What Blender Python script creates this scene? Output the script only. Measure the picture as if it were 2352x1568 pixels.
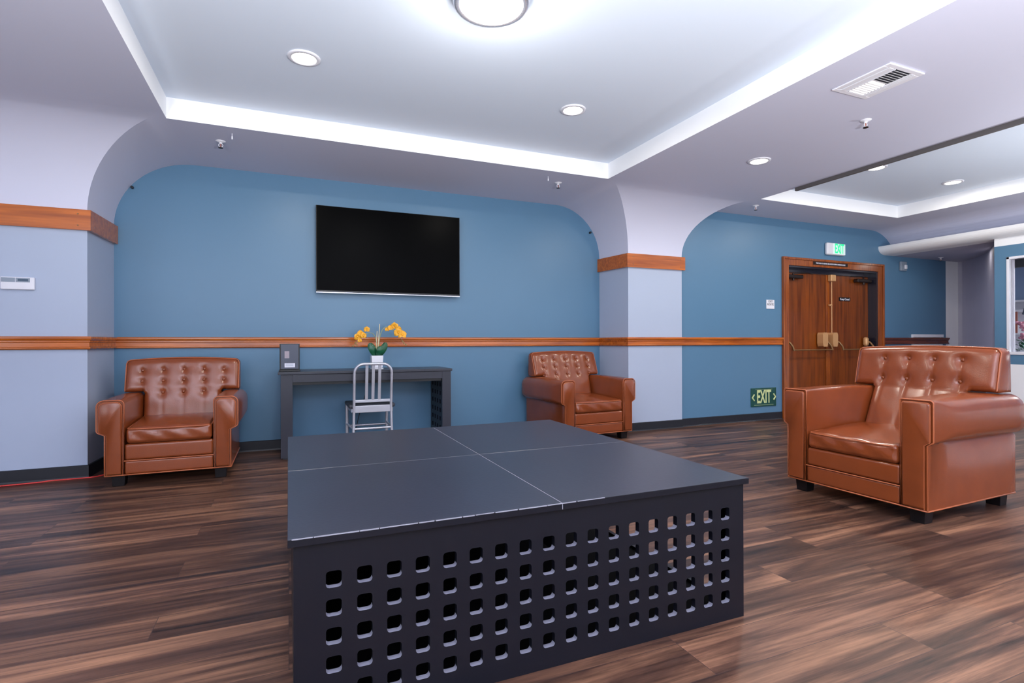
import bpy, bmesh, math, random
from mathutils import Vector, Matrix
random.seed(7)
PI = math.pi
for o in list(bpy.data.objects): bpy.data.objects.remove(o)
scene = bpy.context.scene
C = scene.collection

# ---------------------------------------------------------------- camera
H = 1.03
def make_camera():
    f, yaw, pitch, roll = 1221.3, math.radians(22.82), math.radians(0.08), math.radians(-0.156)
    F = Vector((math.sin(yaw)*math.cos(pitch), math.cos(yaw)*math.cos(pitch), math.sin(pitch)))
    R0 = Vector((math.cos(yaw), -math.sin(yaw), 0)); U0 = R0.cross(F)
    R = R0*math.cos(roll)+U0*math.sin(roll); U = -R0*math.sin(roll)+U0*math.cos(roll)
    cd = bpy.data.cameras.new('camera'); co = bpy.data.objects.new('camera', cd); C.objects.link(co)
    cd.sensor_width = 36; cd.lens = f/2352*36; cd.clip_start = 0.05; cd.clip_end = 100
    M = Matrix((R, U, -F)).transposed().to_4x4(); M.translation = Vector((0, 0, H))
    co.matrix_world = M; scene.camera = co
make_camera()
scene.view_settings.view_transform = 'Standard'; scene.view_settings.look = 'None'
scene.view_settings.gamma = 1; scene.view_settings.use_curve_mapping = False
scene.view_settings.exposure = 0.25
# ---------------------------------------------------------------- world (pale blue outside the added openings behind the camera)
w = bpy.data.worlds.new('world'); scene.world = w; w.use_nodes = True
w.node_tree.nodes['Background'].inputs[0].default_value = (0.75, 0.85, 1.0, 1)
w.node_tree.nodes['Background'].inputs[1].default_value = 1.0
def area(name, loc, rot, sx, sy, power, col=(1, 1, 1), shape='RECTANGLE', parent=None, spread=PI):
    l = bpy.data.lights.new(name, 'AREA'); l.shape = shape; l.size = sx; l.size_y = sy
    l.energy = power; l.color = col; l.spread = spread
    o = bpy.data.objects.new(name, l); C.objects.link(o); o.location = loc; o.rotation_euler = rot
    if parent: o.parent = parent
    return o
# added cool fill lights at unseen, invented openings behind the camera and left
area('fill_rear', (-0.7, -4.9, 1.45), (PI/2, 0, 0), 5.8, 2.0, 60, (0.93, 0.96, 1.0))
area('fill_rear', (6.0, -4.9, 1.45), (PI/2, 0, 0), 5.0, 2.0, 45, (0.93, 0.96, 1.0))
area('fill_left', (-4.9, -1.6, 1.45), (PI/2, 0, -PI/2), 4.0, 2.0, 40, (0.93, 0.96, 1.0))
# added fill lights out of view, aimed up to brighten the ceiling like bounced flash
for x, y, p in ((-1.6, -0.9, 230), (1.2, -1.0, 330), (4.8, -2.8, 150), (6.2, 1.2, 45)):
    area('bounce_fill', (x, y, 0.9), (PI, 0, 0), 0.7, 0.7, p, (0.98, 0.99, 1.0))
P_DOWN, P_BIG = 13, 9

# ---------------------------------------------------------------- materials
def srgb(r, g, b):
    f = lambda c: (c/255/12.92) if c/255 <= 0.04045 else ((c/255+0.055)/1.055)**2.4
    return (f(r), f(g), f(b), 1)
def mat(name, col, rough=0.5, metal=0.0, spec=0.5, coat=0.0, bump=None, var=None, emit=None):
    m = bpy.data.materials.new(name); m.use_nodes = True
    nt = m.node_tree; b = nt.nodes['Principled BSDF']
    b.inputs['Base Color'].default_value = col; b.inputs['Roughness'].default_value = rough
    b.inputs['Metallic'].default_value = metal; b.inputs['Specular IOR Level'].default_value = spec
    b.inputs['Coat Weight'].default_value = coat; b.inputs['Coat Roughness'].default_value = 0.15
    tc = nt.nodes.new('ShaderNodeTexCoord')
    if var:      # (scale, amount)
        n = nt.nodes.new('ShaderNodeTexNoise'); n.inputs['Scale'].default_value = var[0]; n.inputs['Detail'].default_value = 4
        nt.links.new(tc.outputs['Object'], n.inputs['Vector'])
        mx = nt.nodes.new('ShaderNodeMix'); mx.data_type = 'RGBA'
        mx.inputs[6].default_value = tuple(c*(1-var[1]) for c in col[:3])+(1,)
        mx.inputs[7].default_value = tuple(min(1, c*(1+var[1])) for c in col[:3])+(1,)
        nt.links.new(n.outputs['Fac'], mx.inputs[0]); nt.links.new(mx.outputs[2], b.inputs['Base Color'])
    if bump:     # (scale, strength)
        n = nt.nodes.new('ShaderNodeTexNoise'); n.inputs['Scale'].default_value = bump[0]; n.inputs['Detail'].default_value = 3
        nt.links.new(tc.outputs['Object'], n.inputs['Vector'])
        bp = nt.nodes.new('ShaderNodeBump'); bp.inputs['Strength'].default_value = bump[1]; bp.inputs['Distance'].default_value = 0.01
        nt.links.new(n.outputs['Fac'], bp.inputs['Height']); nt.links.new(bp.outputs[0], b.inputs['Normal'])
    if emit:
        b.inputs['Emission Color'].default_value = emit[0]; b.inputs['Emission Strength'].default_value = emit[1]
    return m
def wood(name, dark, light, axis=0, rough=0.25, scale=1.0, coat=0.3):
    m = mat(name, light, rough, coat=coat); nt = m.node_tree; b = nt.nodes['Principled BSDF']
    tc = nt.nodes.new('ShaderNodeTexCoord'); mp = nt.nodes.new('ShaderNodeMapping')
    s = [14*scale, 14*scale, 14*scale]; s[axis] = 0.9*scale; mp.inputs['Scale'].default_value = s
    n = nt.nodes.new('ShaderNodeTexNoise'); n.inputs['Scale'].default_value = 2.2; n.inputs['Detail'].default_value = 6
    n.inputs['Distortion'].default_value = 0.5
    r = nt.nodes.new('ShaderNodeValToRGB'); r.color_ramp.elements[0].position = 0.3; r.color_ramp.elements[1].position = 0.72
    r.color_ramp.elements[0].color = dark; r.color_ramp.elements[1].color = light
    nt.links.new(tc.outputs['Object'], mp.inputs[0]); nt.links.new(mp.outputs[0], n.inputs['Vector'])
    nt.links.new(n.outputs['Fac'], r.inputs[0]); nt.links.new(r.outputs[0], b.inputs['Base Color'])
    return m
M_blue = mat('teal_blue_wall_paint', srgb(87, 127, 158), 0.36, bump=(14, 0.04), var=(0.9, 0.06))
M_ltblue = mat('pale_blue_grey_paint', srgb(174, 186, 208), 0.5, bump=(30, 0.02))
M_lav = mat('pale_lavender_ceiling_paint', srgb(209, 211, 230), 0.6, bump=(30, 0.02))
M_white = mat('white_paint', srgb(246, 247, 250), 0.55)
M_cofc = mat('coffer_ceiling_paint', srgb(222, 233, 248), 0.6)
M_grey = mat('grey_violet_paint', srgb(182, 180, 196), 0.6)
M_black = mat('black_rubber', srgb(26, 28, 36), 0.45)
M_stage = mat('satin_charcoal_paint', srgb(17, 18, 26), 0.36, spec=0.3, bump=(120, 0.02), var=(5, 0.12))
M_top = mat('lit_charcoal_deck_paint', srgb(34, 37, 50), 0.34, spec=0.6, bump=(90, 0.03), var=(3, 0.10))  # same charcoal paint as the sides, lightened where light falls on top
M_hole = mat('lit_ledge', srgb(124, 124, 138), 0.6)  # light from above painted into the lower lips of the holes
M_inner = mat('interior_shade_black', srgb(10, 10, 13), 0.9, spec=0.1)
M_seam = mat('worn_glint_edge', srgb(140, 140, 150), 0.6)
M_leather = mat('cognac_leather', srgb(132, 64, 31), 0.23, spec=0.55, coat=0.2, bump=(180, 0.06), var=(7, 0.16))
M_pipe = mat('leather_piping', srgb(176, 96, 58), 0.35, bump=(160, 0.05))
M_leg = mat('black_stained_wood', srgb(22, 18, 20), 0.4, spec=0.3)
M_desk = mat('charcoal_desk_paint', srgb(42, 44, 56), 0.36, bump=(120, 0.02), var=(5, 0.10))
M_trimwood = wood('honey_wood_trim', srgb(152, 72, 16), srgb(206, 110, 30), 0, 0.22)
M_doorwood = wood('mahogany_door', srgb(94, 40, 4), srgb(146, 72, 12), 2, 0.32, 0.7, coat=0.1)
M_framewood = wood('mahogany_frame', srgb(120, 54, 12), srgb(166, 86, 24), 2, 0.25)
M_bronze = mat('dark_bronze', srgb(52, 42, 40), 0.35, metal=0.6)
M_brass = mat('satin_brass', srgb(212, 162, 112), 0.28, metal=0.15)
M_bar = mat('aged_brass_bar', srgb(140, 104, 66), 0.35, metal=0.4)
M_alu = mat('brushed_aluminium', srgb(205, 207, 218), 0.32, metal=0.55)
M_tv = mat('black_glass', srgb(3, 3, 4), 0.28, spec=0.03)
M_tvb = mat('black_plastic', srgb(14, 14, 18), 0.35)
M_chrome = mat('silver_trim', srgb(190, 190, 200), 0.25, metal=0.8)
M_plast = mat('white_plastic', srgb(232, 232, 240), 0.4)
M_lcd = mat('grey_lcd', srgb(60, 82, 104), 0.2)
M_cgrey = mat('cool_grey_plastic', srgb(140, 152, 168), 0.4)
M_darkgrey = mat('dark_grey_metal', srgb(74, 80, 96), 0.4)
M_pad = mat('dark_seat_vinyl', srgb(58, 62, 72), 0.5)
M_red = mat('red_cable_sheath', srgb(226, 66, 62), 0.4)
M_leaf = mat('waxy_dark_green_leaf', srgb(20, 84, 56), 0.3, var=(20, 0.25))
M_stem = mat('green_stem', srgb(150, 160, 120), 0.5)
M_stake = mat('bamboo_stake', srgb(222, 206, 170), 0.5)
M_petal = mat('yellow_petal', srgb(238, 172, 44), 0.5, var=(40, 0.12))
M_bud = mat('olive_bud', srgb(150, 120, 60), 0.5)
M_lens = mat('lit_diffuser', srgb(255, 250, 240), 0.5, emit=((1, 0.95, 0.86, 1), 7.0))
M_biglens = mat('lit_big_diffuser', srgb(255, 252, 248), 0.5, emit=((1, 0.985, 0.96, 1), 3.0))
M_green = mat('exit_green', srgb(20, 170, 110), 0.5, emit=(srgb(40, 225, 150), 0.85))
M_exitface = mat('lit_white_face', srgb(225, 240, 240), 0.5, emit=((0.85, 1, 0.97, 1), 0.15))
M_dgreen = mat('dark_green_sign', srgb(12, 72, 66), 0.35)
M_glow = mat('pale_photoluminescent', srgb(214, 222, 160), 0.5)
M_ink = mat('dark_ink', srgb(40, 40, 50), 0.6)
M_label = mat('paper_label', srgb(225, 225, 238), 0.5)
M_foil = mat('foil_label', srgb(160, 148, 158), 0.35)
M_headband = mat('brown_grey_strip', srgb(92, 88, 88), 0.6)
M_glass = mat('window_glass', srgb(255, 255, 255), 0.02)
M_glass.node_tree.nodes['Principled BSDF'].inputs['Transmission Weight'].default_value = 1.0
M_glass.node_tree.nodes['Principled BSDF'].inputs['IOR'].default_value = 1.05
M_pink = mat('pink_blossom', srgb(196, 130, 150), 0.6)
M_terracotta = mat('terracotta_panel', srgb(170, 100, 84), 0.5)
M_bw = mat('hazy_blue_wall', srgb(150, 170, 200), 0.6)

def floor_material():
    m = bpy.data.materials.new('walnut_plank_floor'); m.use_nodes = True; nt = m.node_tree
    N = nt.nodes.new; L = nt.links.new; b = nt.nodes['Principled BSDF']
    tc = N('ShaderNodeTexCoord'); br = N('ShaderNodeTexBrick')
    br.offset = 0.37; br.offset_frequency = 3; br.squash = 1
    br.inputs['Scale'].default_value = 1; br.inputs['Brick Width'].default_value = 1.22; br.inputs['Row Height'].default_value = 0.182
    br.inputs['Mortar Size'].default_value = 0.0012; br.inputs['Mortar Smooth'].default_value = 0.0; br.inputs['Bias'].default_value = 0
    br.inputs['Color1'].default_value = (0, 0, 0, 1); br.inputs['Color2'].default_value = (1, 1, 1, 1); br.inputs['Mortar'].default_value = (0.5, 0.5, 0.5, 1)
    L(tc.outputs['Object'], br.inputs['Vector'])
    rnd = N('ShaderNodeMath'); rnd.operation = 'MULTIPLY'; rnd.inputs[1].default_value = 37.0
    L(br.outputs['Color'], rnd.inputs[0])
    def noise(scl, sc, det, dist, rough=0.6):
        mp = N('ShaderNodeMapping'); mp.inputs['Scale'].default_value = scl
        n = N('ShaderNodeTexNoise'); n.noise_dimensions = '4D'; n.inputs['Scale'].default_value = sc
        n.inputs['Detail'].default_value = det; n.inputs['Distortion'].default_value = dist; n.inputs['Roughness'].default_value = rough
        L(tc.outputs['Object'], mp.inputs[0]); L(mp.outputs[0], n.inputs['Vector']); L(rnd.outputs[0], n.inputs['W'])
        return n
    n1 = noise((0.62, 7.5, 1), 1.0, 5, 1.4)        # broad flame figure
    n2 = noise((0.9, 30.0, 1), 2.0, 6, 0.5, 0.7)    # fine grain
    cr = N('ShaderNodeValToRGB'); e = cr.color_ramp.elements
    e[0].position = 0.33; e[0].color = srgb(40, 31, 30); e[1].position = 0.72; e[1].color = srgb(160, 117, 90)
    q = cr.color_ramp.elements.new(0.48); q.color = srgb(90, 63, 51)
    L(n1.outputs['Fac'], cr.inputs[0])
    cr2 = N('ShaderNodeValToRGB'); e = cr2.color_ramp.elements
    e[0].position = 0.30; e[0].color = (0.42, 0.42, 0.44, 1); e[1].position = 0.62; e[1].color = (1.12, 1.1, 1.08, 1)
    L(n2.outputs['Fac'], cr2.inputs[0])
    mx = N('ShaderNodeMix'); mx.data_type = 'RGBA'; mx.blend_type = 'MULTIPLY'; mx.inputs[0].default_value = 1.0
    L(cr.outputs[0], mx.inputs[6]); L(cr2.outputs[0], mx.inputs[7])
    tone = N('ShaderNodeMapRange'); tone.inputs['To Min'].default_value = 0.66; tone.inputs['To Max'].default_value = 1.2
    L(br.outputs['Color'], tone.inputs['Value'])
    mx2 = N('ShaderNodeVectorMath'); mx2.operation = 'SCALE'
    L(mx.outputs[2], mx2.inputs[0]); L(tone.outputs[0], mx2.inputs['Scale'])
    mx3 = N('ShaderNodeMix'); mx3.data_type = 'RGBA'; mx3.inputs[7].default_value = srgb(66, 50, 46)
    L(br.outputs['Fac'], mx3.inputs[0]); L(mx2.outputs[0], mx3.inputs[6]); L(mx3.outputs[2], b.inputs['Base Color'])
    b.inputs['Roughness'].default_value = 0.38; b.inputs['Specular IOR Level'].default_value = 0.25
    bp = N('ShaderNodeBump'); bp.inputs['Strength'].default_value = 0.12; bp.inputs['Distance'].default_value = 0.004
    L(n2.outputs['Fac'], bp.inputs['Height']); L(bp.outputs[0], b.inputs['Normal'])
    return m
M_floor = floor_material()

# ---------------------------------------------------------------- mesh helpers
class MB:
    """collects vertices and faces for ONE mesh object"""
    def __init__(s): s.v = []; s.f = []; s.m = []; s.sm = []
    def add(s, verts, faces, mi=0, smooth=False):
        n = len(s.v); s.v += [tuple(p) for p in verts]
        for q in faces: s.f.append([i+n for i in q]); s.m.append(mi); s.sm.append(smooth)
        return s
    def box(s, x0, x1, y0, y1, z0, z1, mi=0):
        v = [(x0,y0,z0),(x1,y0,z0),(x1,y1,z0),(x0,y1,z0),(x0,y0,z1),(x1,y0,z1),(x1,y1,z1),(x0,y1,z1)]
        return s.add(v, [(0,3,2,1),(4,5,6,7),(0,1,5,4),(1,2,6,5),(2,3,7,6),(3,0,4,7)], mi)
    def quad(s, a, b, c, d, mi=0): return s.add([a,b,c,d], [(0,1,2,3)], mi)
    def poly(s, pts, mi=0): return s.add(pts, [tuple(range(len(pts)))], mi)
    def prism(s, prof, fa, fb, mi=0, smooth=False, caps=True):
        """prof: closed list of 2d points; fa/fb map (p,q)->3d at both ends"""
        n = len(prof); A = [fa(*p) for p in prof]; B = [fb(*p) for p in prof]
        s.add(A+B, [(i, (i+1) % n, n+(i+1) % n, n+i) for i in range(n)], mi, smooth)
        if caps: s.add(A, [tuple(range(n-1, -1, -1))], mi); s.add(B, [tuple(range(n))], mi)
        return s
    def tube(s, pts, r, seg=8, mi=0, closed=False, rad=None, caps=True):
        pts = [Vector(p) for p in pts]; n = len(pts); rings = []
        t0 = (pts[1]-pts[0]).normalized()
        up = Vector((0,0,1)) if abs(t0.z) < 0.9 else Vector((1,0,0))
        nrm = (up - t0*up.dot(t0)).normalized()
        for i in range(n):
            if closed: t = (pts[(i+1) % n]-pts[i-1]).normalized()
            else: t = (pts[min(i+1, n-1)]-pts[max(i-1, 0)]).normalized()
            nrm = (nrm - t*nrm.dot(t)).normalized(); bn = t.cross(nrm)
            rr = rad[i] if rad else r
            rx, ry = (rr if isinstance(rr, tuple) else (rr, rr))
            rings.append([pts[i]+nrm*math.cos(2*PI*k/seg)*rx+bn*math.sin(2*PI*k/seg)*ry for k in range(seg)])
        V = [p for rg in rings for p in rg]; F = []
        for i in range(n if closed else n-1):
            j = (i+1) % n
            for k in range(seg):
                F.append((i*seg+k, i*seg+(k+1) % seg, j*seg+(k+1) % seg, j*seg+k))
        s.add(V, F, mi, True)
        if not closed and caps:
            s.add(rings[0], [tuple(range(seg-1, -1, -1))], mi); s.add(rings[-1], [tuple(range(seg))], mi)
        return s
    def lathe(s, prof, c, seg=24, mi=0, smooth=True, axis='z'):
        """prof: list of (r, h) along axis"""
        V = []; n = len(prof)
        for r, h in prof:
            for k in range(seg):
                a = 2*PI*k/seg
                p = (r*math.cos(a), r*math.sin(a), h) if axis == 'z' else (r*math.cos(a), -h, r*math.sin(a))
                V.append((c[0]+p[0], c[1]+p[1], c[2]+p[2]))
        F = [(i*seg+k, i*seg+(k+1) % seg, (i+1)*seg+(k+1) % seg, (i+1)*seg+k) for i in range(n-1) for k in range(seg)]
        s.add(V, F, mi, smooth)
        s.add(V[:seg], [tuple(range(seg-1, -1, -1))], mi); s.add(V[-seg:], [tuple(range(seg))], mi)
        return s
    def rbox(s, x0, x1, y0, y1, z0, z1, r, k=6, q=4, fn=None, mi=0):
        """rounded box with a grid dense enough to bend; fn(Vector)->Vector post-deforms"""
        c = Vector(((x0+x1)/2, (y0+y1)/2, (z0+z1)/2)); h = Vector(((x1-x0)/2, (y1-y0)/2, (z1-z0)/2))
        r = min(r, min(h)*0.999); ax = []
        for a in range(3):
            L = h[a]-r; t = [-(L+r*math.tan(PI/4*(1-i/q))) for i in range(q)]
            mid = [-L+2*L*i/k for i in range(k+1)]
            ax.append(t+mid+[-p for p in reversed(t)])
        vid = {}; V = []; F = []
        def vert(i, j, l):
            key = (i, j, l)
            if key not in vid:
                p = Vector((ax[0][i], ax[1][j], ax[2][l]))
                inn = Vector([max(-(h[a]-r), min(h[a]-r, p[a])) for a in range(3)])
                d = p-inn
                if d.length > 1e-9: p = inn+d.normalized()*r
                p = p+c
                if fn: p = fn(p)
                vid[key] = len(V); V.append(p)
            return vid[key]
        n = len(ax[0])-1
        for a in range(n):
            for b in range(n):
                F += [(vert(a,b,0), vert(a,b+1,0), vert(a+1,b+1,0), vert(a+1,b,0)),
                      (vert(a,b,n), vert(a+1,b,n), vert(a+1,b+1,n), vert(a,b+1,n)),
                      (vert(a,0,b), vert(a+1,0,b), vert(a+1,0,b+1), vert(a,0,b+1)),
                      (vert(a,n,b), vert(a,n,b+1), vert(a+1,n,b+1), vert(a+1,n,b)),
                      (vert(0,a,b), vert(0,a,b+1), vert(0,a+1,b+1), vert(0,a+1,b)),
                      (vert(n,a,b), vert(n,a+1,b), vert(n,a+1,b+1), vert(n,a,b+1))]
        return s.add(V, F, mi, True)
    def build(s, name, mats, parent=None, bevel=0, seg=2, recalc=False):
        me = bpy.data.meshes.new(name); me.from_pydata(s.v, [], s.f)
        if not isinstance(mats, (list, tuple)): mats = [mats]
        for m in mats: me.materials.append(m)
        for p, mi, sm in zip(me.polygons, s.m, s.sm): p.material_index = mi; p.use_smooth = sm
        if recalc:
            bm = bmesh.new(); bm.from_mesh(me); bmesh.ops.remove_doubles(bm, verts=bm.verts, dist=1e-5)
            bmesh.ops.recalc_face_normals(bm, faces=bm.faces); bm.to_mesh(me); bm.free()
        me.update()
        o = bpy.data.objects.new(name, me); C.objects.link(o)
        if parent: o.parent = parent
        if bevel:
            b = o.modifiers.new('bevel', 'BEVEL'); b.width = bevel; b.segments = seg; b.limit_method = 'ANGLE'; b.angle_limit = math.radians(40)
        return o
def thing(name, label, cat, loc=(0,0,0), rz=0, group=None):
    o = bpy.data.objects.new(name, None); C.objects.link(o); o.empty_display_size = 0.1
    o.location = loc; o.rotation_euler = (0, 0, rz); o['label'] = label; o['category'] = cat
    if group: o['group'] = group
    return o
def tag(o, label, cat, group=None):
    o['label'] = label; o['category'] = cat
    if group: o['group'] = group
    return o
def struct(o, label=None):
    o['kind'] = 'structure'
    if label: o['label'] = label
    return o
def dup(root, loc, label=None, group=None, rz=None):
    r = root.copy(); C.objects.link(r); r.location = loc
    if rz is not None: r.rotation_euler = (0, 0, rz)
    if label: r['label'] = label
    if group: r['group'] = group
    for ch in list(root.children):
        c = ch.copy(); C.objects.link(c); c.parent = r
        for g in list(ch.children):
            d = g.copy(); C.objects.link(d); d.parent = c
    return r
def text_mesh(name, body, size, m, parent, M, sx=1.0, depth=0.001, align='CENTER', bold=0.0, spacing=1.0):
    cu = bpy.data.curves.new(name, 'FONT'); cu.body = body; cu.size = size; cu.extrude = depth
    cu.align_x = align; cu.align_y = 'CENTER'; cu.offset = bold; cu.space_character = spacing
    to = bpy.data.objects.new(name, cu); C.objects.link(to)
    dg = bpy.context.evaluated_depsgraph_get(); me = bpy.data.meshes.new_from_object(to.evaluated_get(dg))
    bpy.data.objects.remove(to)
    me.transform(Matrix.Scale(sx, 4, (1, 0, 0))); me.transform(M); me.materials.clear(); me.materials.append(m)
    me.name = name
    o = bpy.data.objects.new(name, me); C.objects.link(o); o.parent = parent
    return o
def face_front(x, y, z):      # text standing on a wall, read from -Y
    return Matrix.Translation((x, y, z)) @ Matrix.Rotation(PI/2, 4, 'X')

# ================================================================ SETTING
ZC, ZK, RV = 2.66, 2.05, 0.61      # soffit height, capital height, cove radius
YT, YD = 5.62, 5.15                # TV wall, door wall
XMIN, XMAX, YMIN = -5.0, 12.5, -5.0
ZU = 2.815
# floor
fl = MB(); fl.quad((XMIN,YMIN,0),(XMAX,YMIN,0),(XMAX,6.2,0),(XMIN,6.2,0)); struct(fl.build('floor', M_floor))
# ceiling with two coffers
C1 = (-0.812, 2.95, 0.75, 4.522); C2 = (4.985, 7.43, 0.75, 4.50)
ce = MB()
xs = [XMIN, C1[0], C1[1], C2[0], C2[1], XMAX]
def hrect(mb, x0, x1, y0, y1, z, mi=0): mb.quad((x0,y0,z),(x0,y1,z),(x1,y1,z),(x1,y0,z), mi)
hrect(ce, XMIN, C1[0], YMIN, 6.2, ZC); hrect(ce, C1[1], C2[0], YMIN, 6.2, ZC); hrect(ce, C2[1], XMAX, YMIN, 6.2, ZC)
for c in (C1, C2):
    hrect(ce, c[0], c[1], YMIN, c[2], ZC); hrect(ce, c[0], c[1], c[3], 6.2, ZC)
    hrect(ce, *c, ZU, 2)
    x0, x1, y0, y1 = c
    for a, b in (((x0,y0),(x1,y0)), ((x1,y0),(x1,y1)), ((x1,y1),(x0,y1)), ((x0,y1),(x0,y0))):
        ce.quad((a[0],a[1],ZC),(b[0],b[1],ZC),(b[0],b[1],ZU),(a[0],a[1],ZU), 1)
struct(ce.build('ceiling', [M_lav, M_white, M_cofc]))
# thin brown-grey strip hanging under the left edge of the second coffer
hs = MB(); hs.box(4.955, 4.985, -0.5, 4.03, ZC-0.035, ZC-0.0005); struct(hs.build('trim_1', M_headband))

# walls
wb = MB(); wb.quad((-3.6,YT,0),(4.0,YT,0),(4.0,YT,ZC),(-3.6,YT,ZC)); struct(wb.build('wall_back', M_blue))
# door wall: pieces around the opening
DX0, DX1, DZ = 6.19, 8.03, 2.055
wd = MB()
for x0, x1, z0, z1 in ((4.0, DX0, 0, ZC), (DX1, 9.70, 0, ZC), (DX0, DX1, DZ, ZC)):
    wd.box(x0, x1, YD, YD+0.35, z0, z1)
wd.box(9.70, 10.3, YD, YD+0.35, 0, ZC, 1)
struct(wd.build('wall_door_side', [M_blue, M_white]))
RX_ = 8.2
# alcove beyond the door wall: side wall and dropped ceiling
wa = MB(); q0, q1, qc = Vector((RX_, 3.815, 0)), Vector((10.03, YD, 0)), Vector((9.72, 4.52, 0))
for i in range(16):
    a, b = [q0*(1-t)**2+qc*2*t*(1-t)+q1*t*t for t in (i/16, (i+1)/16)]
    wa.add([(a.x, a.y, 0), (b.x, b.y, 0), (b.x, b.y, 2.31), (a.x, a.y, 2.31)], [(0, 1, 2, 3)], 0, True); struct(wa.build('wall_alcove', M_grey))
# right wall with window opening (plane X = 8.2, from Y 3.81 towards the viewer)
RX, RY = 8.2, 3.815
wy0, wy1, wz0, wz1 = 1.2, 3.69, 0.86, 2.065
wr = MB()
def rw(y0, y1, z0, z1, mi): wr.box(RX, RX+0.14, y0, y1, z0, z1, mi)
for mi, z0, z1 in ((0, 0, 0.742), (1, 0.742, wz0), (1, wz1, 2.212), (0, 2.212, 2.31)): rw(-5, RY, z0, z1, mi)
rw(wy1, RY, wz0, wz1, 1); rw(-5, wy0, wz0, wz1, 1)
struct(wr.build('wall_right', [M_white, M_blue]))
# cornice ledge and dropped ceiling above right wall / alcove
co = MB()
prof = [(8.40, 2.47), (8.06, 2.43), (8.055, 2.415)]
prof += [(8.055+0.155*(1-math.cos(a)), 2.405-0.095*math.sin(a)) for a in [PI/2*i/8 for i in range(0, 9)]]
prof += [(8.40, 2.31)]
co.prism(prof, lambda p, q: (p, -5, q), lambda p, q: (p, YD, q), smooth=False)
struct(co.build('trim_2', M_white))
dc = MB(); dc.box(8.401, 12.4, -5, YD, 2.31, 2.40); struct(dc.build('ceiling_alcove', M_grey))
cv = MB()      # cove between soffit and the cornice on the right
arc = [(7.90+RV*math.sin(a), ZK+RV*math.cos(a)) for a in [math.radians(5*i) for i in range(0, 11)]]
for (a, b) in zip(arc[:-1], arc[1:]):
    cv.add([(a[0],-5,a[1]),(b[0],-5,b[1]),(b[0],YD,b[1]),(a[0],YD,a[1])], [(0,1,2,3)], 0, True)
struct(cv.build('ceiling_cove_right', M_lav))
# enclosing walls behind the camera; their unseen openings are added to let light in
wf = MB()
for x0, x1, z0, z1 in ((XMIN, XMAX, 0, 0.4), (XMIN, XMAX, 2.5, ZC), (XMIN, -3.7, 0.4, 2.5), (2.3, 3.4, 0.4, 2.5), (8.6, XMAX, 0.4, 2.5)):
    wf.box(x0, x1, YMIN-0.15, YMIN, z0, z1)
struct(wf.build('wall_front', M_ltblue))
wl = MB()
for y0, y1, z0, z1 in ((YMIN, 6.2, 0, 0.4), (YMIN, 6.2, 2.5, ZC), (YMIN, -3.7, 0.4, 2.5), (0.5, 6.2, 0.4, 2.5)):
    wl.box(XMIN-0.15, XMIN, y0, y1, z0, z1)
struct(wl.build('wall_left', M_ltblue))
we = MB(); we.box(XMAX, XMAX+0.1, YMIN, 6.2, 0, ZC); struct(we.build('wall_far_right', M_ltblue))

# pilasters with flared coved capitals
def pilaster(name, X0, X1, Yf, xw0, xw1, Yw0, Yw1, n=18):
    """X0..X1 front face at Yf; xw0/xw1 where the side faces meet the walls Yw0/Yw1"""
    m = MB()
    m.quad((X0,Yf,0),(X1,Yf,0),(X1,Yf,ZK-0.08),(X0,Yf,ZK-0.08), 0)
    m.quad((xw0,Yw0,0),(X0,Yf,0),(X0,Yf,ZK-0.08),(xw0,Yw0,ZK-0.08), 0)
    m.quad((X1,Yf,0),(xw1,Yw1,0),(xw1,Yw1,ZK-0.08),(X1,Yf,ZK-0.08), 0)
    ts = [None]+[PI/2*i/n for i in range(n+1)]
    rows = []
    for t in ts:
        if t is None: o, z = 0, ZK-0.08
        else: o, z = RV*(1-math.cos(t)), ZK+RV*math.sin(t)
        rows.append([(xw0-o, Yw0, z), (X0-o, Yf-o, z), (X1+o, Yf-o, z), (xw1+o, Yw1, z)])
    for a, b in zip(rows[:-1], rows[1:]):
        for i in range(3): m.add([a[i], a[i+1], b[i+1], b[i]], [(0,1,2,3)], 1, False)
    o = struct(m.build(name, [M_ltblue, M_lav]))
    # smooth the coved faces but keep the groins crisp
    bm = bmesh.new(); bm.from_mesh(o.data)
    bmesh.ops.remove_doubles(bm, verts=bm.verts, dist=1e-5)
    for f in bm.faces: f.smooth = True
    for e in bm.edges:
        if len(e.link_faces) == 2: e.smooth = e.calc_face_angle(0) < math.radians(12)
    bm.to_mesh(o.data); bm.free()
    return o
LX0, LX1, LY = -2.20, -1.425, 5.04
PX0, PX1, PY = 3.60, 4.37, 5.11
pilaster('wall_left_pilaster', LX0, LX1, LY, LX0, -1.40, YT, YT)
pilaster('wall_right_pilaster', PX0, PX1, PY, 3.535, PX1, YT, YD)
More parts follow.
